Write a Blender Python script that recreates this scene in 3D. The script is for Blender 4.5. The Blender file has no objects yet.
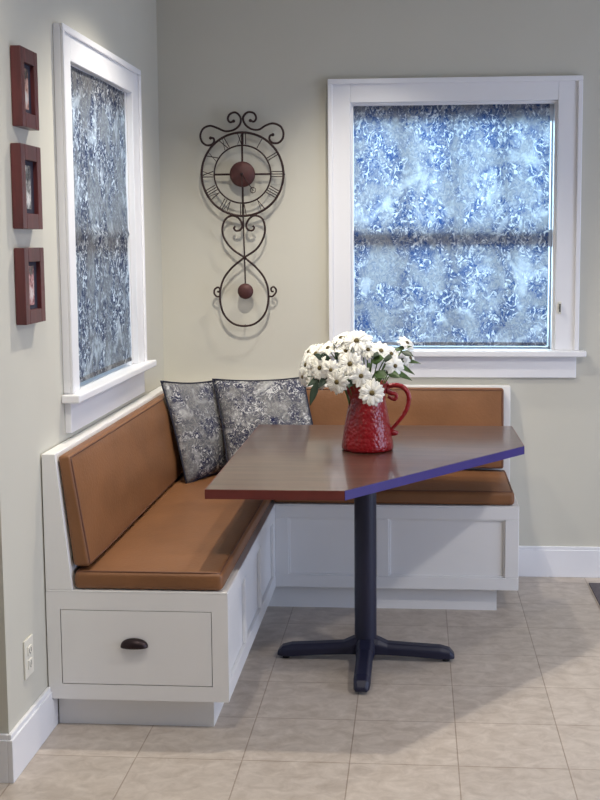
import bpy, bmesh, math, random
from mathutils import Vector, Matrix
random.seed(7)
PI = math.pi
C = bpy.context.scene.collection

# ------------------------------------------------------------------ materials
def lin(c):
    return tuple(((v/255)/12.92 if v/255 <= .04045 else ((v/255+.055)/1.055)**2.4) for v in c)

def mat(name, rgb, rough=.5, metal=0., spec=.5, coat=0., coat_rough=.1, var=0., vscale=8., bump=0., bscale=60.):
    m = bpy.data.materials.new(name); m.use_nodes = True
    nt = m.node_tree; b = nt.nodes['Principled BSDF']
    b.inputs['Roughness'].default_value = rough
    b.inputs['Metallic'].default_value = metal
    b.inputs['Specular IOR Level'].default_value = spec
    b.inputs['Coat Weight'].default_value = coat
    b.inputs['Coat Roughness'].default_value = coat_rough
    c = lin(rgb)
    b.inputs['Base Color'].default_value = (*c, 1)
    tc = nt.nodes.new('ShaderNodeTexCoord')
    if var > 0:
        n = nt.nodes.new('ShaderNodeTexNoise'); n.inputs['Scale'].default_value = vscale
        n.inputs['Detail'].default_value = 4
        r = nt.nodes.new('ShaderNodeValToRGB')
        r.color_ramp.elements[0].position = .3; r.color_ramp.elements[1].position = .7
        r.color_ramp.elements[0].color = (*[v*(1-var) for v in c], 1)
        r.color_ramp.elements[1].color = (*[min(1, v*(1+var)) for v in c], 1)
        nt.links.new(tc.outputs['Object'], n.inputs['Vector'])
        nt.links.new(n.outputs['Fac'], r.inputs['Fac'])
        nt.links.new(r.outputs['Color'], b.inputs['Base Color'])
    if bump > 0:
        n2 = nt.nodes.new('ShaderNodeTexNoise'); n2.inputs['Scale'].default_value = bscale
        n2.inputs['Detail'].default_value = 3
        bp = nt.nodes.new('ShaderNodeBump'); bp.inputs['Strength'].default_value = bump
        bp.inputs['Distance'].default_value = .004
        nt.links.new(tc.outputs['Object'], n2.inputs['Vector'])
        nt.links.new(n2.outputs['Fac'], bp.inputs['Height'])
        nt.links.new(bp.outputs['Normal'], b.inputs['Normal'])
    return m

def tile_mat():
    m = bpy.data.materials.new('floor_tile'); m.use_nodes = True
    nt = m.node_tree; b = nt.nodes['Principled BSDF']; N = nt.nodes.new; L = nt.links.new
    tc = N('ShaderNodeTexCoord'); mp = N('ShaderNodeMapping')
    mp.inputs['Location'].default_value = (-.0035, .1, 0)
    L(tc.outputs['Object'], mp.inputs['Vector'])
    br = N('ShaderNodeTexBrick'); br.offset = 0; br.squash = 1
    br.inputs['Scale'].default_value = 1; br.inputs['Brick Width'].default_value = .3165
    br.inputs['Row Height'].default_value = .30; br.inputs['Mortar Size'].default_value = .0022
    br.inputs['Mortar Smooth'].default_value = .35; br.inputs['Bias'].default_value = 0
    br.inputs['Color1'].default_value = (.94, .94, .94, 1); br.inputs['Color2'].default_value = (1.04, 1.04, 1.04, 1)
    br.inputs['Mortar'].default_value = (.68, .63, .59, 1)
    L(mp.outputs['Vector'], br.inputs['Vector'])
    n1 = N('ShaderNodeTexNoise'); n1.inputs['Scale'].default_value = 16; n1.inputs['Detail'].default_value = 9; n1.inputs['Roughness'].default_value = .65; n1.inputs['Distortion'].default_value = .6
    mp2 = N('ShaderNodeMapping'); mp2.inputs['Scale'].default_value = (1, 1.3, 1)
    L(tc.outputs['Object'], mp2.inputs['Vector']); L(mp2.outputs['Vector'], n1.inputs['Vector'])
    r = N('ShaderNodeValToRGB'); e = r.color_ramp.elements
    e[0].position = .28; e[0].color = (*lin((170, 157, 144)), 1); e[1].position = .72; e[1].color = (*lin((205, 194, 182)), 1)
    L(n1.outputs['Fac'], r.inputs['Fac'])
    mx = N('ShaderNodeMix'); mx.data_type = 'RGBA'; mx.blend_type = 'MULTIPLY'; mx.inputs['Factor'].default_value = 1
    L(r.outputs['Color'], mx.inputs['A']); L(br.outputs['Color'], mx.inputs['B'])
    L(mx.outputs['Result'], b.inputs['Base Color'])
    b.inputs['Roughness'].default_value = .42
    bp = N('ShaderNodeBump'); bp.inputs['Strength'].default_value = .5; bp.inputs['Distance'].default_value = .002; bp.invert = True
    L(br.outputs['Fac'], bp.inputs['Height']); L(bp.outputs['Normal'], b.inputs['Normal'])
    return m

def toile_mat(name, ground, ink, light, translucent, scale=1.0, off=(0, 0, 0), ext=(1, 1, 1)):
    m = bpy.data.materials.new(name); m.use_nodes = True
    nt = m.node_tree; b = nt.nodes['Principled BSDF']; N = nt.nodes.new; L = nt.links.new
    tc = N('ShaderNodeTexCoord'); mp = N('ShaderNodeMapping')
    mp.inputs['Location'].default_value = off; mp.inputs['Scale'].default_value = [scale*v for v in ext]
    L(tc.outputs['Object'], mp.inputs['Vector'])
    def noise(sc, det, dist, lo, hi, loc=(0, 0, 0)):
        q = N('ShaderNodeMapping'); q.inputs['Location'].default_value = loc
        L(mp.outputs['Vector'], q.inputs['Vector'])
        n = N('ShaderNodeTexNoise'); n.inputs['Scale'].default_value = sc; n.inputs['Detail'].default_value = det
        n.inputs['Distortion'].default_value = dist; n.inputs['Roughness'].default_value = .62
        L(q.outputs['Vector'], n.inputs['Vector'])
        r = N('ShaderNodeMapRange'); r.inputs['From Min'].default_value = lo; r.inputs['From Max'].default_value = hi
        L(n.outputs['Fac'], r.inputs['Value']); return r.outputs['Result']
    def mul(a, c):
        k = N('ShaderNodeMath'); k.operation = 'MULTIPLY'; L(a, k.inputs[0])
        if isinstance(c, float): k.inputs[1].default_value = c
        else: L(c, k.inputs[1])
        return k.outputs[0]
    def mix(f, a, c):
        k = N('ShaderNodeMix'); k.data_type = 'RGBA'; L(f, k.inputs['Factor'])
        for s, v in (('A', a), ('B', c)):
            if isinstance(v, tuple): k.inputs[s].default_value = (*v, 1)
            else: L(v, k.inputs[s])
        return k.outputs['Result']
    scenes = noise(7.8, 2, .6, .40, .54)
    wash = noise(15, 4, 1.0, .38, .64, (3, 1, 2))
    strokes = noise(40, 4, 2.2, .50, .57, (5, 2, 9))
    high = noise(36, 4, 2.2, .53, .62, (1, 7, 4))
    faint = noise(44, 3, 2.4, .50, .56, (2, 3, 8))
    col = mix(mul(mul(scenes, wash), .72), lin(ground), lin(ink))
    col = mix(mul(faint, .34), col, lin(ink))
    col = mix(mul(mul(scenes, strokes), .88), col, lin(ink))
    cloud = noise(9, 3, .8, .54, .68, (8, 4, 1)); col = mix(mul(cloud, .5), col, lin(light))
    sc2 = N('ShaderNodeMath'); sc2.operation = 'ADD'; sc2.inputs[1].default_value = .30; L(scenes, sc2.inputs[0])
    col = mix(mul(mul(sc2.outputs[0], high), .85), col, lin(light))
    L(col, b.inputs['Base Color']); b.inputs['Roughness'].default_value = .85; b.inputs['Specular IOR Level'].default_value = .15
    if translucent:
        tr = N('ShaderNodeBsdfTranslucent'); L(col, tr.inputs['Color'])
        ms = N('ShaderNodeMixShader'); ms.inputs['Fac'].default_value = translucent
        L(b.outputs[0], ms.inputs[1]); L(tr.outputs[0], ms.inputs[2]); L(ms.outputs[0], nt.nodes['Material Output'].inputs['Surface'])
    return m

def glass_mat():
    m = bpy.data.materials.new('window_glass'); m.use_nodes = True
    nt = m.node_tree; N = nt.nodes.new; L = nt.links.new
    g = N('ShaderNodeBsdfGlossy'); g.inputs['Roughness'].default_value = .02
    t = N('ShaderNodeBsdfTransparent'); t.inputs['Color'].default_value = (.92, .96, .97, 1)
    f = N('ShaderNodeFresnel'); f.inputs['IOR'].default_value = 1.45
    ms = N('ShaderNodeMixShader'); L(f.outputs[0], ms.inputs[0]); L(t.outputs[0], ms.inputs[1]); L(g.outputs[0], ms.inputs[2])
    L(ms.outputs[0], nt.nodes['Material Output'].inputs['Surface'])
    return m

def wood_mat(name, dark, lite, rough, coat, sx=(1.2, 14, 14), coat_rough=.15):
    m = bpy.data.materials.new(name); m.use_nodes = True
    nt = m.node_tree; b = nt.nodes['Principled BSDF']; N = nt.nodes.new; L = nt.links.new
    tc = N('ShaderNodeTexCoord'); mp = N('ShaderNodeMapping'); mp.inputs['Scale'].default_value = sx
    L(tc.outputs['Object'], mp.inputs['Vector'])
    n = N('ShaderNodeTexNoise'); n.inputs['Scale'].default_value = 3; n.inputs['Detail'].default_value = 5; n.inputs['Distortion'].default_value = .5
    L(mp.outputs['Vector'], n.inputs['Vector'])
    r = N('ShaderNodeValToRGB'); e = r.color_ramp.elements
    e[0].position = .3; e[0].color = (*lin(dark), 1); e[1].position = .7; e[1].color = (*lin(lite), 1)
    L(n.outputs['Fac'], r.inputs['Fac']); L(r.outputs['Color'], b.inputs['Base Color'])
    b.inputs['Roughness'].default_value = rough; b.inputs['Coat Weight'].default_value = coat; b.inputs['Coat Roughness'].default_value = coat_rough
    return m

def hobnail_mat():
    m = mat('red_glaze', (142, 8, 20), rough=.3, coat=.4, coat_rough=.08)
    nt = m.node_tree; b = nt.nodes['Principled BSDF']; N = nt.nodes.new; L = nt.links.new
    tc = nt.nodes['Texture Coordinate']
    v = N('ShaderNodeTexVoronoi'); v.inputs['Scale'].default_value = 75
    L(tc.outputs['Object'], v.inputs['Vector'])
    bp = N('ShaderNodeBump'); bp.inputs['Strength'].default_value = .55; bp.inputs['Distance'].default_value = .005; bp.invert = True
    L(v.outputs['Distance'], bp.inputs['Height']); L(bp.outputs['Normal'], b.inputs['Normal']); L(bp.outputs['Normal'], b.inputs['Coat Normal'])
    return m

M = dict(
    wall=mat('wall_paint', (203, 200, 187), .85, spec=.2, var=.015, vscale=3),
    ceiling=mat('ceiling_paint', (232, 230, 224), .9, spec=.1),
    white=mat('white_paint', (235, 234, 232), .38, var=.012, vscale=5),
    trim=mat('white_trim_paint', (236, 236, 238), .35),
    gap=mat('painted_gap_shade', (90, 86, 80), .8),
    tile=tile_mat(),
    leather=mat('tan_leather', (130, 88, 56), .46, spec=.4, var=.13, vscale=6, bump=.25, bscale=90),
    piping=mat('brown_piping', (100, 62, 42), .55),
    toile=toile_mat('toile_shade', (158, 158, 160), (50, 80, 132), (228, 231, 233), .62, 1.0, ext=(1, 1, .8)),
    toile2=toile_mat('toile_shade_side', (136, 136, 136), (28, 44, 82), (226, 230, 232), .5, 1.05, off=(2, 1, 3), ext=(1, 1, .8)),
    toile_p=toile_mat('toile_pillow', (122, 121, 120), (20, 27, 66), (200, 200, 198), 0, 1.2, off=(4, 4, 1)),
    navy=mat('navy_piping', (26, 28, 46), .7),
    glass=glass_mat(),
    table=wood_mat('table_laminate', (68, 47, 38), (94, 69, 56), .32, .6, coat_rough=.1),
    edge=mat('red_brown_edge', (104, 46, 40), .35, var=.1, vscale=20),
    violet=mat('violet_reflection_edge', (54, 41, 116), .38, var=.06, vscale=12),  # blue daylight reflected on the table edge, put into the band's colour
    iron=mat('dark_blue_iron', (27, 29, 52), .45, spec=.45, bump=.08, bscale=200),
    rubber=mat('black_rubber', (20, 20, 22), .7),
    bronze=mat('aged_bronze', (52, 34, 32), .5, metal=.35, var=.2, vscale=40),
    bronze_disc=mat('rusty_disc', (78, 44, 42), .55, metal=.2, var=.2, vscale=30),
    pull=mat('dark_bronze_pull', (52, 40, 42), .35, metal=.6),
    mahogany=wood_mat('mahogany', (72, 31, 34), (96, 44, 44), .4, .2, sx=(14, 14, 2)),
    matboard=mat('dark_matboard', (44, 42, 58), .8),
    plastic=mat('ivory_plastic', (226, 222, 208), .35),
    slot=mat('dark_slot', (60, 56, 52), .6),
    red=hobnail_mat(),
    petal=mat('white_petal', (248, 246, 236), .6),
    centre=mat('olive_flower_centre', (98, 84, 46), .8, var=.3, vscale=150),
    leaf=mat('green_leaf', (66, 92, 46), .5, var=.25, vscale=30),
    darkleaf=mat('dark_green_leaf', (40, 58, 40), .5, var=.2, vscale=30),
    stem=mat('green_stem', (92, 120, 66), .5),
    rug=mat('grey_mat', (98, 92, 96), .95, var=.15, vscale=60, bump=.6, bscale=300),
)
def photo_mat(name, c1, c2, c3):
    m = bpy.data.materials.new(name); m.use_nodes = True
    nt = m.node_tree; b = nt.nodes['Principled BSDF']; N = nt.nodes.new; L = nt.links.new
    tc = N('ShaderNodeTexCoord'); n = N('ShaderNodeTexNoise'); n.inputs['Scale'].default_value = 28; n.inputs['Detail'].default_value = 3
    L(tc.outputs['Object'], n.inputs['Vector'])
    r = N('ShaderNodeValToRGB'); e = r.color_ramp.elements
    e[0].position = .38; e[0].color = (*lin(c1), 1); e[1].position = .62; e[1].color = (*lin(c3), 1)
    k = e.new(.5); k.color = (*lin(c2), 1)
    L(n.outputs['Fac'], r.inputs['Fac']); L(r.outputs['Color'], b.inputs['Base Color']); b.inputs['Roughness'].default_value = .25
    return m

# ------------------------------------------------------------------ mesh helpers
def box(bm, x0, x1, y0, y1, z0, z1):
    v = [bm.verts.new((x, y, z)) for z in (z0, z1) for y in (y0, y1) for x in (x0, x1)]
    for f in ((0, 2, 3, 1), (4, 5, 7, 6), (0, 1, 5, 4), (2, 6, 7, 3), (0, 4, 6, 2), (1, 3, 7, 5)):
        bm.faces.new([v[i] for i in f])
def hexa(bm, p):            # eight corners, bottom four then top four, each ccw from above
    v = [bm.verts.new(q) for q in p]
    for f in ((3, 2, 1, 0), (4, 5, 6, 7), (0, 1, 5, 4), (1, 2, 6, 5), (2, 3, 7, 6), (3, 0, 4, 7)):
        bm.faces.new([v[i] for i in f])
def prism(bm, poly, z0, z1):  # poly ccw in xy
    a = [bm.verts.new((x, y, z0)) for x, y in poly]; b = [bm.verts.new((x, y, z1)) for x, y in poly]
    bm.faces.new(a[::-1]); bm.faces.new(b); n = len(poly)
    for i in range(n): bm.faces.new([a[i], a[(i+1) % n], b[(i+1) % n], b[i]])
def tube(bm, pts, r, seg=8, closed=False, taper=None):
    pts = [Vector(p) for p in pts]; n = len(pts); rings = []
    up = None
    for i, p in enumerate(pts):
        if closed: t = pts[(i+1) % n]-pts[i-1]
        else: t = pts[min(i+1, n-1)]-pts[max(i-1, 0)]
        t.normalize()
        if up is None:
            up = t.orthogonal().normalized()
        up = (up-t*up.dot(t))
        if up.length < 1e-6: up = t.orthogonal()
        up.normalize(); s = t.cross(up)
        rr = r if taper is None else r*taper(i/(n-1))
        rings.append([bm.verts.new(p+(up*math.cos(2*PI*k/seg)+s*math.sin(2*PI*k/seg))*rr) for k in range(seg)])
    m = n if closed else n-1
    for i in range(m):
        a, b = rings[i], rings[(i+1) % n]
        sh = 0
        if closed and i == n-1:
            sh = min(range(seg), key=lambda k: (a[0].co-b[k].co).length)
        for k in range(seg): bm.faces.new([a[k], a[(k+1) % seg], b[(k+1+sh) % seg], b[(k+sh) % seg]])
    if not closed: bm.faces.new(rings[0][::-1]); bm.faces.new(rings[-1])
def lathe(bm, prof, cx, cy, seg=32, axis='z', cap=True):
    rings = []
    for r, h in prof:
        ring = []
        for k in range(seg):
            a = 2*PI*k/seg
            if axis == 'z': q = (cx+r*math.cos(a), cy+r*math.sin(a), h)
            elif axis == 'y': q = (cx+r*math.cos(a), h, cy+r*math.sin(a))
            else: q = (h, cx+r*math.cos(a), cy+r*math.sin(a))
            ring.append(bm.verts.new(q))
        rings.append(ring)
    for a, b in zip(rings, rings[1:]):
        for k in range(seg): bm.faces.new([a[k], a[(k+1) % seg], b[(k+1) % seg], b[k]])
    if cap: bm.faces.new(rings[0][::-1]); bm.faces.new(rings[-1])
def crom(pts, n=8, closed=False):
    pts = [Vector(p) for p in pts]; out = []; N = len(pts)
    for i in range(N if closed else N-1):
        if closed: p0, p1, p2, p3 = pts[i-1], pts[i], pts[(i+1) % N], pts[(i+2) % N]
        else: p0, p1, p2, p3 = pts[max(i-1, 0)], pts[i], pts[i+1], pts[min(i+2, N-1)]
        for k in range(n):
            t = k/n
            out.append(.5*((2*p1)+(p2-p0)*t+(2*p0-5*p1+4*p2-p3)*t*t+(3*p1-p0-3*p2+p3)*t**3))
    if not closed: out.append(pts[-1])
    return out

def empty(name, loc=(0, 0, 0)):
    o = bpy.data.objects.new(name, None); o.location = loc; o.empty_display_size = .05; C.objects.link(o); return o
def root_loc(p):
    v = Vector((0, 0, 0))
    while p is not None: v += Vector(p.location); p = p.parent
    return v
def obj(name, bm, m, parent=None, bevel=0., smooth=False, subsurf=0, loc=None, bseg=2):
    bmesh.ops.recalc_face_normals(bm, faces=bm.faces)
    base = root_loc(parent)
    if loc is None and parent is None:
        xs = [v.co for v in bm.verts]
        loc = Vector(((min(v.x for v in xs)+max(v.x for v in xs))/2, (min(v.y for v in xs)+max(v.y for v in xs))/2, min(v.z for v in xs)))
    loc = Vector(loc) if loc is not None else Vector((0, 0, 0))
    for v in bm.verts: v.co -= base+loc
    me = bpy.data.meshes.new(name); bm.to_mesh(me); bm.free()
    for mm in (m if isinstance(m, list) else [m]): me.materials.append(mm)
    o = bpy.data.objects.new(name, me); o.location = loc; C.objects.link(o)
    if parent: o.parent = parent
    if smooth:
        for p in me.polygons: p.use_smooth = True
    if bevel:
        b = o.modifiers.new('bevel', 'BEVEL'); b.width = bevel; b.segments = bseg; b.limit_method = 'ANGLE'; b.angle_limit = .6
    if subsurf:
        s = o.modifiers.new('sub', 'SUBSURF'); s.levels = subsurf; s.render_levels = subsurf
    return o
def tag(o, label, cat, group=None):
    o['label'] = label; o['category'] = cat
    if group: o['group'] = group
    return o
def struct(o, label=None):
    o['kind'] = 'structure'
    if label: o['label'] = label
    return o
def B(): return bmesh.new()

# ------------------------------------------------------------------ dimensions
WT = .16                      # wall thickness
RX0, RX1, RY0 = -2.0, 4.4, -7.2
LY = -2.065                   # end of left wall (corner)
CZ = 2.62
R1 = (.855, 1.755, 1.03, 2.116)     # right window opening x0 x1 z0 z1
L1 = (-1.372, -.565, 1.025, 2.102)  # left window opening y0 y1 z0 z1

# ------------------------------------------------------------------ setting
b = B(); box(b, RX0-.2, RX1+.2, RY0-.2, WT, -.1, 0); struct(obj('floor', b, M['tile'], loc=(0, 0, 0)), 'beige square ceramic tile floor')
b = B(); box(b, RX0-.2, RX1+.2, RY0-.2, WT, CZ, CZ+.1); struct(obj('ceiling', b, M['ceiling'], loc=(0, 0, CZ)))
b = B(); x0, x1, z0, z1 = R1
box(b, -WT, x0, 0, WT, 0, CZ); box(b, x1, RX1, 0, WT, 0, CZ); box(b, x0, x1, 0, WT, 0, z0-.0268); box(b, x0, x1, 0, WT, z1, CZ)
struct(obj('wall_back', b, M['wall'], loc=(0, 0, 0)))
b = B(); y0, y1, z0, z1 = L1
box(b, -WT, 0, LY, y0, 0, CZ); box(b, -WT, 0, y1, 0, 0, CZ); box(b, -WT, 0, y0, y1, 0, z0-.0268); box(b, -WT, 0, y0, y1, z1, CZ)
struct(obj('wall_left', b, M['wall'], loc=(0, 0, 0)))
b = B(); box(b, RX0, -WT, LY, LY+WT, 0, CZ); struct(obj('wall_corner', b, M['wall'], loc=(0, 0, 0)))
b = B(); box(b, RX0-WT, RX0, RY0, LY+WT, 0, CZ); struct(obj('wall_far_left', b, M['wall'], loc=(0, 0, 0)))
b = B(); box(b, RX0-WT, RX1+WT, RY0-WT, RY0, 0, CZ); struct(obj('wall_front', b, M['wall'], loc=(0, 0, 0)))
# right wall with the broad patio opening the daylight comes in through
b = B(); box(b, RX1, RX1+WT, RY0, -3.6, 0, CZ); box(b, RX1, RX1+WT, -1.2, WT, 0, CZ); box(b, RX1, RX1+WT, -3.6, -1.2, 2.1, CZ)
struct(obj('wall_right', b, M['wall'], loc=(0, 0, 0)))

# baseboards: flat board with a small stepped cap
b = B(); box(b, 1.563, RX1, -.015, 0, 0, .125); box(b, 1.563, RX1, -.011, 0, .125, .14)
struct(obj('baseboard_back', b, M['trim'], bevel=.002))
b = B(); box(b, 0, .016, LY-.016, -1.727, 0, .125); box(b, 0, .011, LY-.011, -1.727, .125, .14)
box(b, 0, .016, -1.727, -1.677, 0, .098)
box(b, RX0, 0, LY-.016, LY, 0, .125); box(b, RX0, 0, LY-.011, LY, .125, .14)
struct(obj('baseboard_left', b, M['trim'], bevel=.002))

# windows -----------------------------------------------------------
def window_back():
    x0, x1, z0, z1 = R1; ox0, ox1, oz1 = .757, 1.858, 2.217
    w = empty('window_1', ((x0+x1)/2, 0, z0)); struct(w, 'white framed window in the back wall')
    b = B(); t = -.022
    box(b, ox0, x0, t, 0, z0, oz1); box(b, x1, ox1, t, 0, z0, oz1); box(b, x0, x1, t, 0, z1, oz1)
    # raised back band round the outside
    box(b, ox0, ox1, t-.012, t, oz1-.022, oz1); box(b, ox0, ox0+.02, t-.012, t, z0, oz1-.022); box(b, ox1-.02, ox1, t-.012, t, z0, oz1-.022)
    obj('window_casing', b, M['trim'], w, bevel=.003)
    b = B(); box(b, .73, 1.888, -.062, 0, z0-.027, z0); box(b, x0, x1, 0, WT-.02, z0-.0265, z0); obj('window_sill', b, M['trim'], w, bevel=.005)
    b = B(); box(b, .765, 1.85, -.02, 0, z0-.123, z0-.027); obj('window_apron', b, M['trim'], w, bevel=.003)
    b = B(); box(b, x0, x0+.012, 0, WT, z0, z1); box(b, x1-.012, x1, 0, WT, z0, z1); box(b, x0+.012, x1-.012, 0, WT, z1-.012, z1)
    obj('window_jamb', b, M['trim'], w)
    b = B(); X0, X1, Z0, Z1 = x0+.012, x1-.012, z0, z1-.012; ya, yb = .062, .092; zm = 1.535
    box(b, X0, X0+.006, ya, yb, Z0, Z1); box(b, X1-.006, X1, ya, yb, Z0, Z1)
    box(b, X0, X1, ya, yb, Z0, Z0+.008); box(b, X0, X1, ya-.01, yb, Z1-.07, Z1); box(b, X0, X1, ya-.016, yb+.01, zm-.05, zm+.025)
    for k in (1, 2, 3):
        x = X0+(X1-X0)*k/4; box(b, x-.009, x+.009, ya, yb-.004, Z0+.05, zm-.03); box(b, x-.009, x+.009, ya, yb-.004, zm+.03, Z1-.05)
    obj('window_sash', b, M['trim'], w, bevel=.002)
    b = B(); box(b, X0, X1, .1, .104, Z0, Z1); obj('window_pane', b, M['glass'], w)
    return w
window_back()
def window_side():
    y0, y1, z0, z1 = L1; oy0, oy1, oz1 = -1.476, -.452, 2.205
    w = empty('window_2', (0, (y0+y1)/2, z0)); struct(w, 'white framed window in the left wall')
    b = B(); t = .024
    box(b, 0, t, oy0, y0, z0, oz1); box(b, 0, t, y1, oy1, z0, oz1); box(b, 0, t, y0, y1, z1, oz1)
    box(b, t, t+.01, oy0, oy1, oz1-.022, oz1); box(b, t, t+.01, oy0, oy0+.02, z0, oz1-.022); box(b, t, t+.01, oy1-.02, oy1, z0, oz1-.022)
    obj('window_casing', b, M['trim'], w, bevel=.003)
    b = B(); box(b, 0, .062, -1.505, -.405, z0-.027, z0); box(b, -WT+.02, 0, y0, y1, z0-.0265, z0); obj('window_sill', b, M['trim'], w, bevel=.005)
    b = B(); box(b, 0, .022, -1.47, -.46, z0-.13, z0-.027); obj('window_apron', b, M['trim'], w, bevel=.003)
    b = B(); box(b, -WT, 0, y0, y0+.012, z0, z1); box(b, -WT, 0, y1-.012, y1, z0, z1); box(b, -WT, 0, y0+.012, y1-.012, z1-.012, z1)
    obj('window_jamb', b, M['trim'], w)
    b = B(); Y0, Y1, Z0, Z1 = y0+.012, y1-.012, z0, z1-.012; xa, xb = -.092, -.062; zm = 1.53
    box(b, xa, xb, Y0, Y0+.006, Z0, Z1); box(b, xa, xb, Y1-.006, Y1, Z0, Z1); box(b, xa, xb, Y0, Y1, Z0, Z0+.008); box(b, xa, xb+.02, Y0, Y1, Z1-.075, Z1)
    box(b, xa-.01, xb+.03, Y0, Y1, zm-.055, zm+.03)
    for k in (1, 2, 3):
        y = Y0+(Y1-Y0)*k/4; box(b, xa+.004, xb, y-.009, y+.009, Z0+.05, zm-.03); box(b, xa+.004, xb, y-.009, y+.009, zm+.03, Z1-.05)
    obj('window_sash', b, M['trim'], w, bevel=.002)
    b = B(); box(b, -.104, -.1, Y0, Y1, Z0, Z1); obj('window_pane', b, M['glass'], w)
window_side()

# roman shades ------------------------------------------------------
def shade(axis, a0, a1, d, z0, z1, m, wav, label, sgn):
    root = empty('roman_shade', ((a0+a1)/2, d, z1) if axis == 'x' else (d, (a0+a1)/2, z1)); tag(root, label, 'window shade')
    b = B(); nu, nv = 40, 80; grid = []
    def P(u, v, off):
        z = z0+(z1-z0)*v
        e = wav*math.sin(z*17)*.5+wav*math.sin(z*41+1)*.35
        a = a0+(a1-a0)*u + (e if u > .98 else (-e*.6 if u < .02 else 0))
        w = .0022*math.sin(u*9+v*3)+.0015*math.sin(v*26)
        fold = .006*math.exp(-((v-.475)/.012)**2)      # the fold line half way down
        dd = d+sgn*(w+fold)+off
        return (a, dd, z) if axis == 'x' else (dd, a, z)
    for off in (0, .0015):
        grid.append([[b.verts.new(P(i/nu, j/nv, off)) for i in range(nu+1)] for j in range(nv+1)])
    for g in grid:
        for j in range(nv):
            for i in range(nu): b.faces.new([g[j][i], g[j][i+1], g[j+1][i+1], g[j+1][i]])
    g = grid
    # single sheet only needs one skin: drop the second, a solidify gives the cloth its thickness
    for row in grid[1]:
        for v in row: b.verts.remove(v)
    o = obj('shade_cloth', b, m, root, smooth=True)
    b = B()
    if axis == 'x': box(b, a0+.004, a1-.004, d+.004, d+.03, z1-.03, z1-.002)
    else: box(b, d-.03, d-.004, a0+.004, a1-.004, z1-.03, z1-.002)
    obj('head_rail', b, M['trim'], root)
    b = B(); n = 9
    if axis == 'x': box(b, a0+.003, a1-.003, d-.004, d+.004, z0-.004, z0+.012)
    else: box(b, d-.004, d+.004, a0+.003, a1-.003, z0-.004, z0+.012)
    obj('hem_bar', b, m, root, bevel=.002)
shade('x', .869, 1.724, .014, 1.050, 2.112, M['toile'], .002, 'blue toile fabric shade glowing in the back wall window', -1)
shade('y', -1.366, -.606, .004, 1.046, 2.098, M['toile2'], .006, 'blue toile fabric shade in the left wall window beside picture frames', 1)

# cord cleat on the casing of the back window
r = empty('cord_cleat', (1.772, -.022, 1.20)); tag(r, 'tiny cord cleat on right side casing of the back window', 'cord cleat')
b = B(); box(b, 1.765, 1.781, -.027, -.022, 1.19, 1.245); obj('back_plate', b, M['plastic'], r, bevel=.002)
b = B(); box(b, 1.770, 1.776, -.036, -.027, 1.212, 1.224); box(b, 1.770, 1.776, -.040, -.034, 1.20, 1.236); obj('prong', b, M['slot'], r, bevel=.001)

# wall outlet -------------------------------------------------------
r = empty('wall_outlet', (0, -1.893, .24)); tag(r, 'ivory electrical outlet low on left wall beside bench end', 'outlet')
b = B(); box(b, 0, .006, -1.929, -1.856, .24, .357); obj('cover_plate', b, M['plastic'], r, bevel=.003)
for zc in (.278, .319):
    b = B(); box(b, .005, .009, -1.908, -1.877, zc-.014, zc+.014); s = obj('socket', b, M['plastic'], r, bevel=.003)
    b = B(); box(b, .0085, .0095, -1.901, -1.898, zc-.006, zc+.007); box(b, .0085, .0095, -1.887, -1.884, zc-.006, zc+.007)
    box(b, .0085, .0095, -1.894, -1.890, zc-.011, zc-.007); obj('slots', b, M['slot'], s)

# picture frames ----------------------------------------------------
PH = [photo_mat('snapshot_a', (60, 52, 50), (190, 150, 138), (206, 200, 196)), photo_mat('snapshot_b', (50, 50, 54), (130, 128, 126), (214, 212, 208)), photo_mat('snapshot_c', (70, 48, 50), (176, 126, 128), (210, 198, 196))]
def frame(y0, y1, z0, z1, ph, label):
    r = empty('picture_frame', (0, (y0+y1)/2, z0)); tag(r, label, 'picture frame', 'mahogany frames on the left wall')
    w, h = y1-y0, z1-z0; fy, fz = w*.205, h*.185
    b = B(); D = .032
    box(b, 0.002, D, y0, y0+fy, z0, z1); box(b, .002, D, y1-fy, y1, z0, z1)
    box(b, .002, D, y0+fy, y1-fy, z0, z0+fz); box(b, .002, D, y0+fy, y1-fy, z1-fz, z1); box(b, 0, .006, y0+.003, y1-.003, z0+.003, z1-.003)
    obj('frame', b, M['mahogany'], r, bevel=.002)
    b = B(); box(b, .006, .019, y0+fy, y1-fy, z0+fz, z1-fz); obj('mat_board', b, M['matboard'], r)
    c = (y0+y1)/2; b = B(); box(b, .019, .0205, c-w*.125, c+w*.125, z0+h*.24, z1-h*.24); obj('photo', b, ph, r)
frame(-1.872, -1.728, 1.846, 2.070, PH[0], 'top one of three small mahogany picture frames on left wall')
frame(-1.896, -1.724, 1.556, 1.797, PH[1], 'middle one of three small mahogany picture frames on left wall')
frame(-1.896, -1.724, 1.282, 1.502, PH[2], 'lowest of three small mahogany picture frames on left wall')

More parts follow.
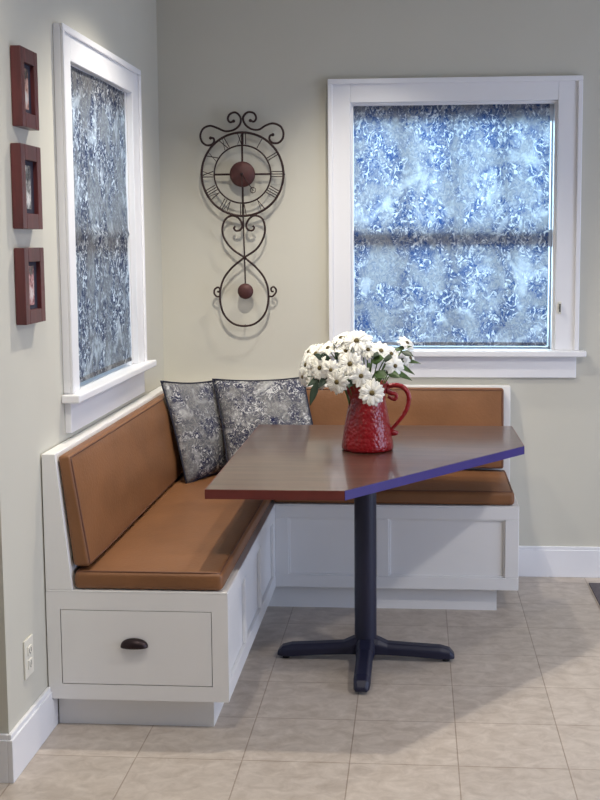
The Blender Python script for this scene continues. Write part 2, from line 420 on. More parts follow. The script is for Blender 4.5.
# wall clock --------------------------------------------------------
CY = -.045
def cp(u, v): return Vector((.374+(u-241)*.00438-(v-174)*.00006, CY, 1.81-(v-174)*.00437))
def c1(u, v): return cp(190+u/5.4545, 100+v/5.4545)     # dial detail frame
def c2(u, v): return cp(200+u/6.154, 210+v/6.154)       # pendulum detail frame
cc = cp(242.2, 174.2)
r = empty('wall_clock', (cc.x, 0, 1.13)); tag(r, 'wrought iron scrollwork pendulum clock hanging on back wall', 'clock')
def ring(rad, rr, y=CY, n=64):
    b = B(); tube(b, [(cc.x+rad*math.cos(2*PI*k/n), y, cc.z+rad*math.sin(2*PI*k/n)) for k in range(n)], rr, 8, True); return b
RO, RI = .182, .126
obj('outer_ring', ring(RO, .0052), M['bronze'], r, smooth=True)
obj('inner_ring', ring(RI, .0036), M['bronze'], r, smooth=True)
num = ['XII', 'I', 'II', 'III', 'IIII', 'V', 'VI', 'VII', 'VIII', 'IX', 'X', 'XI']
for k, s in enumerate(num):
    a = PI/2-k*PI/6; rad = Vector((math.cos(a), 0, math.sin(a))); tan = Vector((math.sin(a), 0, -math.cos(a)))
    wd = dict(I=.011, V=.021, X=.021); tot = sum(wd[c] for c in s); x = -tot/2
    b = B(); rin, rout = RI+.004, RO-.005; lo = lambda q: cc+rad*rin+tan*q; hi = lambda q: cc+rad*rout+tan*q; t = .0021
    for c in s:
        m = x+wd[c]/2
        if c == 'I': tube(b, [lo(m), hi(m)], t, 6)
        elif c == 'V': tube(b, [hi(m-.0085), lo(m)], t, 6); tube(b, [hi(m+.0085), lo(m)], t*.7, 6)
        else: tube(b, [hi(m-.0085), lo(m+.0085)], t, 6); tube(b, [hi(m+.0085), lo(m-.0085)], t*.7, 6)
        x += wd[c]
    obj('roman_numeral', b, M['bronze'], r)
b = B(); tube(b, [cc-Vector((RI, 0, 0)), cc+Vector((RI, 0, 0))], .0045); tube(b, [cc+Vector((0, 0, RO)), cc-Vector((0, 0, RO))], .0045)
obj('cross_bar', b, M['bronze'], r, smooth=True)
b = B(); lathe(b, [(.050, CY+.014), (.056, CY+.008), (.056, CY-.006), (.048, CY-.014), (.02, CY-.019), (.004, CY-.021)], cc.x, cc.z, 36, 'y')
hub = obj('hub', b, M['bronze_disc'], r, smooth=True)
b = B(); lathe(b, [(.007, CY-.019), (.007, CY-.026), (.003, CY-.028)], cc.x, cc.z, 12, 'y'); obj('centre_pin', b, M['pull'], hub)
# short clock hands pointing towards five o'clock
b = B(); a = PI/2-4.85*PI/6
d = Vector((math.cos(a), 0, math.sin(a))); o2 = Vector((0, -.018, 0)); tube(b, [cc+o2, cc+o2+d*.09], .003, 6, taper=lambda t: 1-.5*t)
sp = [cc+o2+d*.085+Vector((.012*math.cos(t), 0, .012*math.sin(t))) for t in [2*PI*k/14 for k in range(14)]]
tube(b, sp, .0018, 6, True); obj('hour_hand', b, M['bronze'], r, smooth=True)
b = B(); tube(b, [cc+o2*1.2, cc+o2*1.2+Vector((.002, 0, -.12))], .0028, 6, taper=lambda t: 1-.5*t); obj('minute_hand', b, M['bronze'], r, smooth=True)
# scrolls over the dial
left = [(108, 202), (124, 210), (118, 230), (92, 234), (80, 212), (92, 196), (112, 194)]
S_left = [(108, 206), (124, 208), (128, 226), (112, 243), (84, 244), (60, 224), (52, 190), (68, 155), (105, 140), (145, 152), (190, 170), (238, 163), (270, 135), (274, 98), (248, 70), (216, 78), (204, 104), (216, 122), (236, 116)]
S_right = [(452, 192), (436, 198), (434, 218), (452, 236), (482, 236), (505, 215), (510, 180), (492, 146), (452, 131), (412, 142), (376, 163), (334, 160), (300, 135), (288, 98), (312, 70), (346, 74), (360, 100), (348, 120), (328, 114)]
for S in (S_left, S_right):
    b = B(); tube(b, crom([c1(*q) for q in S], 6), .0048, 8)
    for q in (S[0], S[-1]): bmesh.ops.create_icosphere(b, subdivisions=2, radius=.0075, matrix=Matrix.Translation(c1(*q)))
    # obj('scroll', b, M['bronze'], r, smooth=True)
    obj('scroll', b, M['bronze'], r, smooth=True)
# heart loop crossing into the teardrop loop, one continuous rod
fig = [(214, 100), (206, 112), (220, 128), (246, 122), (258, 92), (236, 52), (196, 34), (152, 56), (132, 120), (150, 185), (200, 245), (272, 295), (350, 362), (405, 440), (424, 540), (404, 640), (345, 705), (270, 724), (196, 705), (138, 640), (118, 540), (136, 440), (190, 362), (272, 295), (345, 245), (386, 185), (402, 120), (386, 56), (340, 34), (305, 52), (284, 92), (296, 122), (322, 126), (334, 110), (324, 98)]
b = B(); tube(b, crom([c2(*q)+Vector((0, .004*math.sin(i*PI/34*2), 0)) for i, q in enumerate(fig)], 6), .0047, 8); obj('loop_rod', b, M['bronze'], r, smooth=True)
for S in ([(122, 535), (100, 538), (82, 520), (84, 494), (104, 480), (118, 492), (112, 508), (100, 506)], [(424, 535), (446, 538), (466, 520), (472, 496), (456, 478), (440, 488), (444, 506), (456, 506)]):
    b = B(); tube(b, crom([c2(*q) for q in S], 6), .0042, 8); obj('side_curl', b, M['bronze'], r, smooth=True)
pb = c2(279, 505)
b = B(); tube(b, [cc+Vector((0, .004, -RO)), pb+Vector((0, .004, 0))], .0032, 8); obj('pendulum_rod', b, M['bronze'], r)
b = B(); lathe(b, [(.028, CY+.012), (.034, CY+.006), (.035, CY-.004), (.030, CY-.013), (.012, CY-.018), (.002, CY-.019)], pb.x, pb.z, 32, 'y'); obj('pendulum_bob', b, M['bronze_disc'], r, smooth=True)
for q in (cc+Vector((0, 0, RO)), cc+Vector((-RO, 0, 0)), cc+Vector((RO, 0, 0)), c2(270, 722)):
    b = B(); tube(b, [(q.x, CY, q.z), (q.x, 0, q.z)], .003, 6)
    obj('wall_peg', b, M['bronze'], r)

# ------------------------------------------------------------------ corner bench
W, W2, LE, RE = .571, -.547, -1.725, 1.56
ZB, ZS, ZT = .101, .445, .874
G = .004
r = empty('corner_bench', (G, LE, 0)); tag(r, 'white built in corner bench with panelled base and end drawer', 'bench')
t = .013
b = B(); box(b, G, W-t, LE+t, -G, ZB, ZS-.002); obj('seat_box', b, M['white'], r)
b = B(); box(b, W-t, RE-.001, W2+t, -G, ZB, ZS-.002); obj('seat_box', b, M['white'], r)
b = B(); box(b, G, W, LE, -G, ZS-.002, ZS+.004); box(b, W, RE, W2, -G, ZS-.002, ZS+.004); obj('seat_deck', b, M['white'], r, bevel=.002)
# end frame round the drawer
b = B(); y0, y1 = LE, LE+t
box(b, G, .047, y0, y1, ZB, ZS-.002); box(b, .521, W, y0, y1, ZB, ZS-.002); box(b, .047, .521, y0, y1, ZB, .149); box(b, .047, .521, y0, y1, .388, ZS-.002)
obj('end_frame', b, M['white'], r)
b = B(); box(b, .0495, .5185, LE, LE+.010, .1515, .3855); dr = obj('drawer', b, M['white'], r, bevel=.001)
b = B(); box(b, .0475, .5205, LE+.011, LE+t-.0005, .1495, .3875); obj('drawer_gap_shade', b, M['gap'], r)  # dark sheet added behind the drawer, paints the shade in its gap
# cup pull: half dome, open below
b = B(); cx, cz, rx, rz, ry = .2785, .273, .043, .028, .024; nu, nv = 18, 8
def cup(s):
    g = []
    for j in range(nv+1):
        ph = PI/2*j/nv
        g.append([b.verts.new((cx+s*rx*math.cos(PI*i/nu), LE-s*ry*math.sin(PI*i/nu)**.75*math.sin(ph), cz+s*rz*math.sin(PI*i/nu)**.8*math.cos(ph))) for i in range(nu+1)])
    for j in range(nv):
        for i in range(nu): 
            try: b.faces.new([g[j][i], g[j][i+1], g[j+1][i+1], g[j+1][i]])
            except ValueError: pass
cup(1.0); 
bmesh.ops.remove_doubles(b, verts=b.verts, dist=1e-5)
pl = obj('cup_pull', b, M['pull'], dr, smooth=True)
sm = pl.modifiers.new('solid', 'SOLIDIFY'); sm.thickness = .003
# long side of the left run: stiles and rails over recessed panels
def strip_frame(b, horiz, lo, hi, d0, d1, panels, z0, z1, zr0, zr1):
    def bb(a0, a1, za, zb):
        if horiz == 'y': box(b, d0, d1, a0, a1, za, zb)
        else: box(b, a0, a1, d0, d1, za, zb)
    bb(lo, hi, z0, zr0); bb(lo, hi, zr1, z1)
    edges = [lo]+[e for p in panels for e in p]+[hi]
    for a0, a1 in zip(edges[::2], edges[1::2]): bb(a0, a1, zr0, zr1)
b = B(); strip_frame(b, 'y', LE+t, W2+t, W-t, W, [(-1.672, -1.362), (-1.332, -.992), (-.962, -.60)], ZB, ZS-.002, .156, .388)
obj('side_frame', b, M['white'], r, bevel=.0025)
b = B(); strip_frame(b, 'x', W, RE, W2, W2+t, [(.625, .985), (1.035, 1.504)], ZB, ZS-.002, .152, .392)
obj('side_frame', b, M['white'], r, bevel=.0025)
# raised bead inside each panel of the right run
b = B()
for a0, a1 in ((.625, .985), (1.035, 1.504)):
    for q in ((a0, a1, .152, .158), (a0, a1, .386, .392), (a0, a0+.006, .158, .386), (a1-.006, a1, .158, .386)):
        box(b, q[0], q[1], W2+.005, W2+t, q[2], q[3])
obj('panel_bead', b, M['white'], r, bevel=.0015)
# toe kicks
b = B(); box(b, .018, .514, LE+.05, -G, 0, ZB); box(b, .514, 1.477, W2+.055, -G, 0, ZB); obj('toe_kick', b, M['white'], r)
# back panels, front face sloping
b = B(); hexa(b, [(G, LE, ZS+.004), (.089, LE, ZS+.004), (.089, -G, ZS+.004), (G, -G, ZS+.004), (G, LE, ZT), (.046, LE, ZT), (.046, -G, ZT), (G, -G, ZT)]); obj('back_panel', b, M['white'], r, bevel=.002)
b = B(); hexa(b, [(.058, -.089, ZS+.004), (RE, -.089, ZS+.004), (RE, -G, ZS+.004), (.058, -G, ZS+.004), (.058, -.058, ZT), (RE, -.058, ZT), (RE, -G, ZT), (.058, -G, ZT)]); obj('back_panel', b, M['white'], r, bevel=.002)

# ------------------------------------------------------------------ cushions
def cushion(name, P8, crown, label, cat, group, rad=.016, n=(10, 30), pipes=()):
    """P8: corners bottom 4 then top 4 (ccw). rounded box with a soft crown on the +w face."""
    P8 = [Vector(p) for p in P8]
    def tri(u, v, w):
        a = P8[0]*(1-u)*(1-v)+P8[1]*u*(1-v)+P8[2]*u*v+P8[3]*(1-u)*v
        c = P8[4]*(1-u)*(1-v)+P8[5]*u*(1-v)+P8[6]*u*v+P8[7]*(1-u)*v
        return a*(1-w)+c*w
    S = ((P8[1]-P8[0]).length, (P8[3]-P8[0]).length, (P8[4]-P8[0]).length)
    wdir = ((P8[4]+P8[5]+P8[6]+P8[7])-(P8[0]+P8[1]+P8[2]+P8[3])).normalized()
    def lv(s, k):
        r = min(rad, s*.45); a = [0, r*.3, r*.7, r*1.2]; mid = [r*1.2+(s-2.4*r)*i/k for i in range(1, k)]
        return [q/s for q in a+mid+[s-x for x in a[::-1]]]
    U, V, Wl = lv(S[0], n[0]), lv(S[1], n[1]), lv(S[2], 3)
    b = B(); vs = {}
    def pos(u, v, w):
        q = Vector((u*S[0], v*S[1], w*S[2])); inn = Vector([min(max(q[i], min(rad, S[i]*.45)), S[i]-min(rad, S[i]*.45)) for i in range(3)])
        d = q-inn
        if d.length > 1e-7:
            k = min(rad, min(S)*.45); q = inn+d.normalized()*k*(d.length/k if d.length < k else 1)
        p = tri(q[0]/S[0], q[1]/S[1], q[2]/S[2])
        bul = (max(0, 1-(2*u-1)**4)*max(0, 1-(2*v-1)**4))
        p += wdir*crown*bul*w*w
        # a few soft wrinkles
        p += wdir*w*bul*.0022*(math.sin(u*7+v*11)+math.sin(v*23-u*5)*.6)
        return p
    def vert(i, j, k):
        if (i, j, k) not in vs: vs[(i, j, k)] = b.verts.new(pos(U[i], V[j], Wl[k]))
        return vs[(i, j, k)]
    I, J, K = len(U)-1, len(V)-1, len(Wl)-1
    for i in range(I):
        for j in range(J):
            for k in (0, K): b.faces.new([vert(i, j, k), vert(i+1, j, k), vert(i+1, j+1, k), vert(i, j+1, k)])
    for i in range(I):
        for k in range(K):
            for j in (0, J): b.faces.new([vert(i, j, k), vert(i+1, j, k), vert(i+1, j, k+1), vert(i, j, k+1)])
    for j in range(J):
        for k in range(K):
            for i in (0, I): b.faces.new([vert(i, j, k), vert(i, j+1, k), vert(i, j+1, k+1), vert(i, j, k+1)])
    base = (P8[0]+P8[1]+P8[2]+P8[3])/4
    root = empty(name, base); tag(root, label, cat, group)
    obj('cover', b, M['leather'], root, smooth=True)
    # piping round the front (+w) edge
    e = .006; loop = []
    def edge(u0, v0, u1, v1, m):
        for q in range(m):
            f = q/m; u, v = u0+(u1-u0)*f, v0+(v1-v0)*f
            loop.append(pos(u, v, 1.0)+wdir*.0005)
    ru, rv = rad*.55/S[0], rad*.55/S[1]
    edge(ru, rv, 1-ru, rv, 12); edge(1-ru, rv, 1-ru, 1-rv, 24); edge(1-ru, 1-rv, ru, 1-rv, 12); edge(ru, 1-rv, ru, rv, 24)
    b = B(); tube(b, loop, .0028, 8, True); obj('piping', b, M['piping'], root, smooth=True)
    return root
zs0, zs1 = ZS+.006, .506
cushion('seat_cushion', [(.092, -1.722, zs0), (.556, -1.722, zs0), (.556, -.095, zs0), (.092, -.095, zs0), (.092, -1.720, zs1), (.556, -1.720, zs1), (.556, -.095, zs1), (.092, -.095, zs1)], .010,
        'long tan leather seat cushion on the left run of the bench', 'cushion', 'tan bench cushions')
cushion('seat_cushion', [(.562, -.545, zs0), (1.542, -.545, zs0), (1.542, -.095, zs0), (.562, -.095, zs0), (.562, -.543, zs1), (1.542, -.543, zs1), (1.542, -.095, zs1), (.562, -.095, zs1)], .010,
        'short tan leather seat cushion on the right run of the bench', 'cushion', 'tan bench cushions', n=(24, 12))
zb0 = .520
cushion('back_cushion', [(.090, -1.712, zb0), (.090, -.10, zb0), (.050, -.10, .866), (.050, -1.712, .866), (.142, -1.712, zb0), (.142, -.10, zb0), (.088, -.10, .868), (.088, -1.712, .868)], .010,
        'long tan leather back cushion leaning along the left wall', 'cushion', 'tan bench cushions', rad=.012, n=(30, 10))
cushion('back_cushion', [(.165, -.090, zb0), (1.528, -.090, zb0), (1.528, -.062, .868), (.165, -.062, .868), (.165, -.146, zb0), (1.528, -.146, zb0), (1.528, -.102, .87), (.165, -.102, .87)], .010,
        'tan leather back cushion below the back wall window', 'cushion', 'tan bench cushions', rad=.012, n=(30, 10))

def pillow(BL, BR, TR, TL, T, label):
    BL, BR, TR, TL = map(Vector, (BL, BR, TR, TL)); N = 22
    nrm = (BR-BL).cross(TL-BL).normalized(); b = B(); f = {}
    base = (BL+BR)/2
    def pos(i, j, s):
        u, v = i/N, j/N; a, c = 2*u-1, 2*v-1
        # pinched sides leave pointed corners
        k = .055; a2 = a*(1-k*(1-c*c)); c2_ = c*(1-k*(1-a*a)); uu, vv = (a2+1)/2, (c2_+1)/2
        p = BL*(1-uu)*(1-vv)+BR*uu*(1-vv)+TR*uu*vv+TL*(1-uu)*vv
        th = T*((1-a**2)*(1-c**2))**.55*(1-.15*c)
        wr = .004*math.sin(7*u+9*v)*(1-a*a)*(1-c*c)
        return p+nrm*s*(th+wr)
    def vert(i, j, s):
        if i in (0, N) or j in (0, N): s = 0
        if (i, j, s) not in f: f[(i, j, s)] = b.verts.new(pos(i, j, s))
        return f[(i, j, s)]
    for s in (1, -1):
        for i in range(N):
            for j in range(N): b.faces.new([vert(i, j, s), vert(i+1, j, s), vert(i+1, j+1, s), vert(i, j+1, s)])
    root = empty('throw_pillow', base); tag(root, label, 'pillow', 'toile pillows in the bench corner')
    obj('pillow_cover', b, M['toile_p'], root, smooth=True)
    loop = [pos(i, 0, 0) for i in range(N)]+[pos(N, j, 0) for j in range(N)]+[pos(N-i, N, 0) for i in range(N)]+[pos(0, N-j, 0) for j in range(N)]
    b = B(); tube(b, loop, .0038, 8, True); obj('piping', b, M['navy'], root, smooth=True)
pillow((.192, -.47, .508), (.350, -.175, .510), (.265, -.135, .905), (.083, -.43, .938), .050, 'blue toile pillow leaning on the left back cushion in the corner')
pillow((.355, -.385, .512), (.775, -.345, .512), (.655, -.175, .925), (.258, -.195, .918), .055, 'wider seen blue toile pillow against back wall cushion behind table')

# ------------------------------------------------------------------ table
TP = [(.490, -1.628), (.925, -1.628), (1.548, -.837), (1.540, -.377), (.490, -.377)]
TZ, TT = .749, .030
px, py = .9635, -1.065
r = empty('pedestal_table', (px, py, 0)); tag(r, 'brown five sided pedestal dining table with one cut corner', 'table')
b = B(); prism(b, TP, TZ-TT, TZ); obj('tabletop', b, M['table'], r, bevel=.0015)
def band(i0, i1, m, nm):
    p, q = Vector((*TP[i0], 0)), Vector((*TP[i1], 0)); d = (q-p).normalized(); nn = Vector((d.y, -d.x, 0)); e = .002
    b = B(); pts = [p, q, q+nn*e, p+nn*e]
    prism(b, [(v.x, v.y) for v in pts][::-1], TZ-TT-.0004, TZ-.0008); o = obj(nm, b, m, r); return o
for i in (0, 2, 3, 4): band(i, (i+1) % 5, M['edge'], 'edge_band')
band(1, 2, M['violet'], 'edge_band')['label'] = 'edge band on cut corner with blue daylight reflection painted violet'
b = B(); lathe(b, [(.043, .05), (.040, .075), (.040, TZ-TT-.012)], px, py, 32); obj('column', b, M['iron'], r, smooth=False)
b = B()
for a in range(4):
    A = a*PI/2+PI/4*0
    d = Vector((math.cos(A), math.sin(A), 0)); s = Vector((-d.y, d.x, 0)); c0 = Vector((px, py, 0))
    hexa(b, [c0-s*.03+Vector((0, 0, TZ-TT-.014)), c0+d*.2-s*.02+Vector((0, 0, TZ-TT-.01)), c0+d*.2+s*.02+Vector((0, 0, TZ-TT-.01)), c0+s*.03+Vector((0, 0, TZ-TT-.014)),
             c0-s*.03+Vector((0, 0, TZ-TT)), c0+d*.2-s*.02+Vector((0, 0, TZ-TT)), c0+d*.2+s*.02+Vector((0, 0, TZ-TT)), c0+s*.03+Vector((0, 0, TZ-TT))])
obj('mounting_plate', b, M['iron'], r)
for a in range(4):
    A = a*PI/2; d = Vector((math.cos(A), math.sin(A), 0)); s = Vector((-d.y, d.x, 0)); c0 = Vector((px, py, 0)); b = B()
    prof = [(0, .036, .028, .092), (.045, .034, .026, .082), (.08, .030, .024, .066), (.17, .029, .020, .060), (.27, .029, .014, .055), (.305, .027, .012, .046), (.322, .020, .012, .026)]
    rings = []
    for q, hw, zl, zh in prof:
        q *= 1.06 if a == 3 else 1
        z0_ = .012 if q > .24 else zl; o0 = c0+d*q
        rings.append([b.verts.new(o0+s*hw*e+Vector((0, 0, z))) for e, z in ((-1, z0_), (1, z0_), (1, z0_+(zh-z0_)*.65), (.62, zh), (-.62, zh), (-1, z0_+(zh-z0_)*.65))])
    for u, v in zip(rings, rings[1:]):
        for k in range(6): b.faces.new([u[k], u[(k+1) % 6], v[(k+1) % 6], v[k]])
    b.faces.new(rings[0]); b.faces.new(rings[-1][::-1])
    ft = obj('foot', b, M['iron'], r, bevel=.004)
    b = B(); g = c0+d*.292; lathe(b, [(.013, 0), (.013, .016)], g.x, g.y, 16); obj('glide', b, M['rubber'], ft)

# ------------------------------------------------------------------ jug
jx, jy, jz = .966, -.925, TZ+.0005
r = empty('jug', (jx, jy, jz)); tag(r, 'glossy red ceramic jug holding daisies on the table', 'jug')
b = B(); prof = [(.084, 0), (.094, .003), (.096, .012), (.093, .03), (.088, .07), (.081, .11), (.073, .15), (.067, .18), (.066, .20), (.070, .225), (.076, .245), (.078, .25), (.073, .249), (.066, .23), (.061, .20), (.064, .17), (.07, .14), (.076, .10), (.08, .05), (.08, .02)]
seg = 56; rings = []
for rad, h in prof:
    ring_ = []
    for k in range(seg):
        a = 2*PI*k/seg; rr = rad
        if h > .19:      # pouring lip on the left, opposite the handle
            f = max(0, math.cos(a-PI))**8; rr += f*(h-.19)*.55
        ring_.append(b.verts.new((jx+rr*math.cos(a), jy+rr*math.sin(a), jz+h)))
    rings.append(ring_)
for u, v in zip(rings, rings[1:]):
    for k in range(seg): b.faces.new([u[k], u[(k+1) % seg], v[(k+1) % seg], v[k]])
b.faces.new(rings[0][::-1]); b.faces.new(rings[-1])
obj('body', b, M['red'], r, smooth=True)
def jp(u, v): # from the picture of the handle: metres right of the jug axis / above the table
    return Vector((jx+(u-368)*.00361, jy, jz+(452.5-v)*.00361))
H = [(389, 398), (396, 401), (397, 396), (392, 394.5), (388, 392), (389, 388), (397, 386.5), (405, 389), (410, 397), (409, 408), (404, 418), (397, 427), (392, 433), (393, 438)]
b = B(); tube(b, crom([jp(*q) for q in H], 8), 0.0085, 12, taper=lambda t: .75+.35*math.sin(PI*min(1, t*1.1))); obj('handle', b, M['red'], r, smooth=True)
b = B(); q = jp(394, 435.5); bmesh.ops.create_icosphere(b, subdivisions=3, radius=.014, matrix=Matrix.Translation(q) @ Matrix.Diagonal((1.5, .9, .85, 1))); obj('handle_foot', b, M['red'], r, smooth=True)

# ------------------------------------------------------------------ daisies
CAM = Vector((1.144642, -5.075658, 1.521764)); RT = Vector((.997544, .069852, -.00512)); UP = Vector((-.00219, .104181, .994556)); FW = Vector((-.070005, .992102, -.104079))
FPX, PCX, PCY = 1137.5868, 336.2814, 358.4181
def spot(u, v, y):
    """where a flower stands: read off the photo once, then fixed in the room at depth y"""
    d = FW+RT*(u-PCX)/FPX-UP*(v-PCY)/FPX; return CAM+d*((y-CAM.y)/d.y)
mouth = Vector((jx, jy, jz+.235))
def daisy(u, v, y, rad, aim, label, npet=14, cup_=.0):
    rad *= 1.10
    c = spot(u, v, y); n = (Vector(aim)).normalized()
    root = empty('daisy', c); tag(root, label, 'flower', 'white daisies in the red jug')
    e1 = n.cross(Vector((0, 0, 1)));
    if e1.length < .1: e1 = Vector((1, 0, 0))
    e1.normalize(); e2 = n.cross(e1)
    b = B(); off = random.random()*6
    for layer in range(2):
        for k in range(npet):
            a = off+2*PI*(k+.5*layer)/npet+random.uniform(-.06, .06); L = rad*random.uniform(.9, 1.06)*(1-.12*layer); dr = e1*math.cos(a)+e2*math.sin(a); sd = n.cross(dr)
            droop = random.uniform(-.12, .08)-cup_
            rows = []
            for t, w in ((.12, .045), (.35, .105), (.65, .14), (.88, .115), (1.0, .035)):
                p = c+dr*L*t+n*(L*(.06*math.sin(t*PI)+droop*t*t)+.002*layer)
                ww = w*rad*1.02
                rows.append([b.verts.new(p-sd*ww), b.verts.new(p-n*.0022*rad/.04), b.verts.new(p+sd*ww)])
            for p0, p1 in zip(rows, rows[1:]):
                for i in range(2): b.faces.new([p0[i], p0[i+1], p1[i+1], p1[i]])
    po = obj('petals', b, M['petal'], root, smooth=True); s = po.modifiers.new('solid', 'SOLIDIFY'); s.thickness = .0008
    b = B(); mt = Matrix.Translation(c+n*.003) @ n.to_track_quat('Z', 'Y').to_matrix().to_4x4() @ Matrix.Diagonal((1, 1, .55, 1))
    bmesh.ops.create_icosphere(b, subdivisions=2, radius=rad*.195, matrix=mt); obj('centre', b, M['centre'], root, smooth=True)
    inn = Vector((jx+(c.x-jx)*.22, jy+(c.y-jy)*.22, jz+.10)); mid = Vector((jx, jy, jz+.25))+Vector(((c.x-jx)*.42, (c.y-jy)*.42, 0)).xyz
    b = B(); back = c-n*.018
    tube(b, crom([inn, mid, back, c-n*.002], 6), .0022, 6); obj('stem', b, M['stem'], root, smooth=True)
D = [  # u, v, depth, radius, facing, label
 (372, 393, -1.095, .046, (.05, -1, .12), 'white daisy drooping over front of the red jug, lowest flower', .0),
 (356.5, 341, -1.03, .047, (.0, -.85, .6), 'big white daisy at top middle of the bouquet', .0),
 (341, 338, -.99, .038, (-.35, -.45, .9), 'white daisy at top left of the bouquet, seen edge on', .1),
 (350, 364, -1.07, .044, (-.05, -1, .25), 'white daisy in the very middle of the bouquet', .0),
 (361, 376, -1.085, .040, (.15, -1, .05), 'white daisy just above the lowest one, centre right', .0),
 (337, 382, -1.08, .043, (-.35, -1, -.05), 'white daisy low at left just above the jug lip', .0),
 (316, 354, -1.0, .042, (-.65, -.6, .6), 'white daisy at upper left shoulder of the bouquet', .05),
 (306, 365, -1.0, .040, (-.9, -.6, .25), 'white daisy at far left, upper of the two outermost', .05),
 (303, 377, -1.0, .036, (-.9, -.6, -.1), 'white daisy at far left, lower of the two outermost', .1),
 (320, 368, -1.04, .042, (-.5, -.9, .25), 'white daisy left of centre between the leaves', .0),
 (331, 370, -1.07, .034, (-.2, -1, .1), 'small white daisy just left of the middle flower', .1),
 (318, 381, -1.03, .034, (-.6, -.9, -.25), 'white daisy hanging at lower left above the pillow', .1),
 (346, 351, -1.03, .038, (-.1, -.8, .6), 'white daisy under the two top flowers', .05),
 (368, 350, -1.03, .036, (.2, -.8, .6), 'white daisy just right below the big top flower', .05),
 (381, 351, -1.02, .040, (.3, -.8, .6), 'white daisy at upper right, left of a pair', .05),
 (391, 354, -1.01, .036, (.5, -.7, .55), 'white daisy at upper right, right of a pair', .1),
 (395, 366, -1.03, .036, (.5, -.9, .15), 'white daisy on right side above jug handle', .12),
 (407, 343, -.97, .034, (.6, -.5, .7), 'white daisy at far right top near window sill', .15),
 (410, 358, -.98, .032, (.8, -.6, .3), 'white daisy at far right below the topmost right one', .15),
 (363, 337, -.95, .036, (.2, -.4, .9), 'white daisy behind the topmost flowers of the bouquet', .08),
 (309, 352, -.95, .036, (-.7, -.4, .6), 'white daisy at back of the far left shoulder', .08),
 (328, 348, -.97, .038, (-.4, -.5, .8), 'white daisy at back left between top and left flowers', .05),
]
for u, v, y, rad, aim, lab, cu in D: daisy(u, v, y, rad, aim, lab, 12, cu)

def leaf(b, p, d, n, L, w, droop=.15):
    d = Vector(d).normalized(); n = Vector(n); s = d.cross(n).normalized(); n = s.cross(d); rows = []
    for t, k in ((0, .15), (.2, .6), (.45, 1), (.7, .75), (.9, .3), (1, .04)):
        q = p+d*L*t-Vector((0, 0, droop*L*t*t)); rows.append([b.verts.new(q-s*w*k+n*.003), b.verts.new(q), b.verts.new(q+s*w*k+n*.003)])
    for a, c in zip(rows, rows[1:]):
        for i in range(2): b.faces.new([a[i], a[i+1], c[i+1], c[i]])
def sprig(leaves, m, label):
    """leaves: (u, v, depth, direction, length, half width)"""
    pts = [spot(q[0], q[1], q[2]) for q in leaves]; root = empty('leaf_sprig', pts[0]); tag(root, label, 'leaves', 'leaf sprigs in the red jug')
    b = B()
    for q, p in zip(leaves, pts): leaf(b, p, q[3], (0, -.8, .6), q[4], q[5])
    o = obj('leaves', b, m, root, smooth=True); s = o.modifiers.new('solid', 'SOLIDIFY'); s.thickness = .001
    b = B()
    for p in pts:
        inn = Vector((jx+(p.x-jx)*.2, jy+(p.y-jy)*.2, jz+.12)); mid = Vector((jx+(p.x-jx)*.45, jy+(p.y-jy)*.45, jz+.255)); tube(b, crom([inn, mid, p], 6), .0022, 6)
    obj('stalk', b, M['stem'], root, smooth=True)
sprig([(318, 380, -1.04, (-.35, -.2, -1), .085, .015), (322, 376, -1.03, (-.9, -.2, -.5), .06, .013)], M['darkleaf'], 'dark green leaf drooping at left of the bouquet over the pillow')
sprig([(372, 362, -1.05, (.5, -.5, .3), .07, .022), (376, 372, -1.05, (.4, -.6, -.1), .065, .022), (368, 372, -1.04, (.2, -.6, .5), .07, .02), (386, 372, -1.03, (.8, -.4, -.15), .06, .016)], M['leaf'], 'broad green leaves at right of centre between the daisies')
sprig([(392, 362, -.99, (.9, -.2, -.35), .09, .011), (396, 360, -.98, (1, -.1, .0), .09, .010), (392, 352, -.98, (1, -.1, .45), .08, .010), (390, 370, -1.0, (.95, -.2, -.3), .085, .012)], M['leaf'], 'pointed green leaves sticking out at far right of the bouquet')
sprig([(322, 360, -1.03, (-.4, -.7, .5), .06, .014), (352, 352, -1.04, (.1, -.7, .5), .05, .014), (372, 356, -1.03, (.4, -.7, .2), .06, .016), (401, 352, -1.0, (.8, -.5, -.1), .055, .012), (384, 360, -1.04, (.5, -.7, .3), .06, .018)], M['darkleaf'], 'small dark green leaves showing through between the upper daisies')
sprig([(346, 372, -1.03, (-.3, -.6, .2), .06, .016), (330, 360, -1.0, (-.5, -.5, .4), .06, .015), (340, 360, -1.02, (-.3, -.6, .6), .06, .014), (352, 380, -1.05, (-.2, -.8, -.3), .05, .015), (328, 376, -1.04, (-.5, -.5, -.5), .055, .014)], M['darkleaf'], 'dark green leaves filling between the left and middle daisies')

# ------------------------------------------------------------------ grey mat at the right edge
b = B(); box(b, 1.908, 2.7, -.95, -.112, .0005, .007); o = obj('floor_mat', b, M['rug'], bevel=.002); tag(o, 'dark grey mat on tile floor at right by the baseboard', 'mat')

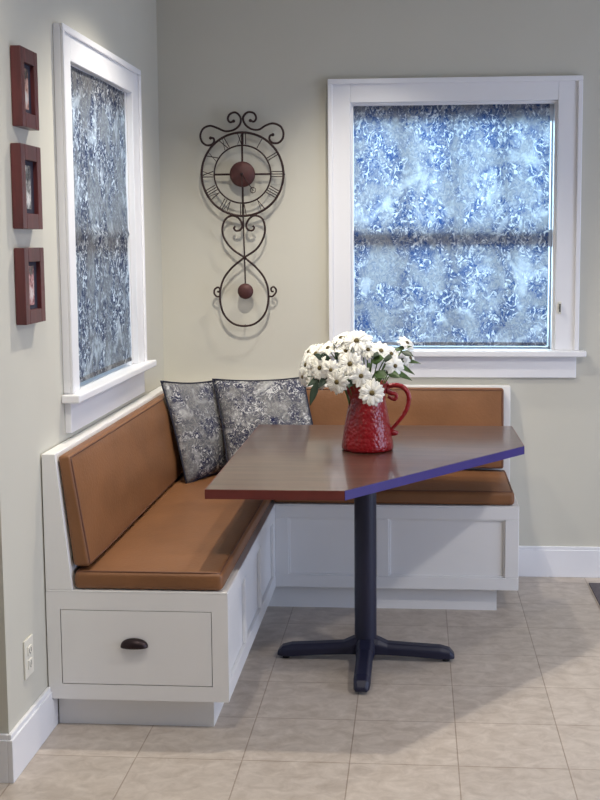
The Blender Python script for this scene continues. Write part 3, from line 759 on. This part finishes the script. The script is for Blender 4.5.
# ------------------------------------------------------------------ light
def lamp(name, kind, loc, energy, color=(1, 1, 1), aim=None, **k):
    l = bpy.data.lights.new(name, kind); l.energy = energy; l.color = color
    for a, v in k.items(): setattr(l, a, v)
    o = bpy.data.objects.new(name, l); o.location = loc; C.objects.link(o)
    if aim is not None: o.rotation_euler = (Vector(aim)-Vector(loc)).to_track_quat('-Z', 'Y').to_euler()
    return o
warm = (1.0, .93, .82)
lamp('downlight', 'SPOT', (.95, -.47, CZ-.03), 34, warm, aim=(.95, -.62, 0), spot_size=1.9, spot_blend=.9, shadow_soft_size=.04)
lamp('downlight', 'SPOT', (.56, -1.12, CZ-.03), 74, warm, aim=(.56, -1.05, 0), spot_size=2.25, spot_blend=.9, shadow_soft_size=.03)
lamp('downlight', 'SPOT', (.4, -2.75, CZ-.03), 40, warm, aim=(.45, -2.6, 0), spot_size=2.6, spot_blend=.6, shadow_soft_size=.06)
lamp('downlight', 'SPOT', (2.4, -2.6, CZ-.03), 72, (1, .95, .9), aim=(2.3, -2.4, 0), spot_size=2.6, spot_blend=.6, shadow_soft_size=.06)
lamp('patio_daylight', 'AREA', (RX1+.05, -2.4, 1.1), 50, (.62, .71, 1.0), aim=(0, -2.2, .9), shape='RECTANGLE', size=2.3, size_y=2.0)
lamp('window_daylight', 'AREA', (1.3, .75, 1.75), 43, (.55, .78, 1.0), aim=(1.3, 0, 1.55), shape='RECTANGLE', size=1.5, size_y=1.5)
lamp('window_daylight', 'AREA', (-.75, -.97, 1.75), 19, (.6, .78, 1.0), aim=(0, -.97, 1.5), shape='RECTANGLE', size=1.3, size_y=1.5)
w = bpy.data.worlds.new('sky'); bpy.context.scene.world = w; w.use_nodes = True
bg = w.node_tree.nodes['Background']; bg.inputs['Color'].default_value = (.55, .75, 1.0, 1); bg.inputs['Strength'].default_value = .7

# ------------------------------------------------------------------ camera
cam = bpy.data.cameras.new('camera'); co = bpy.data.objects.new('camera', cam); C.objects.link(co)
mw = Matrix((RT, UP, -FW)).transposed().to_4x4(); mw.translation = CAM; co.matrix_world = mw
cam.sensor_fit = 'VERTICAL'; cam.sensor_height = 36; cam.sensor_width = 27; cam.lens = FPX*36/800
cam.shift_x = (300-PCX)/800; cam.shift_y = (PCY-400)/800; cam.clip_start = .05
sc = bpy.context.scene; sc.camera = co
sc.view_settings.view_transform = 'Standard'; sc.view_settings.look = 'None'; sc.view_settings.gamma = 1; sc.view_settings.use_curve_mapping = False
sc.view_settings.exposure = 0.22
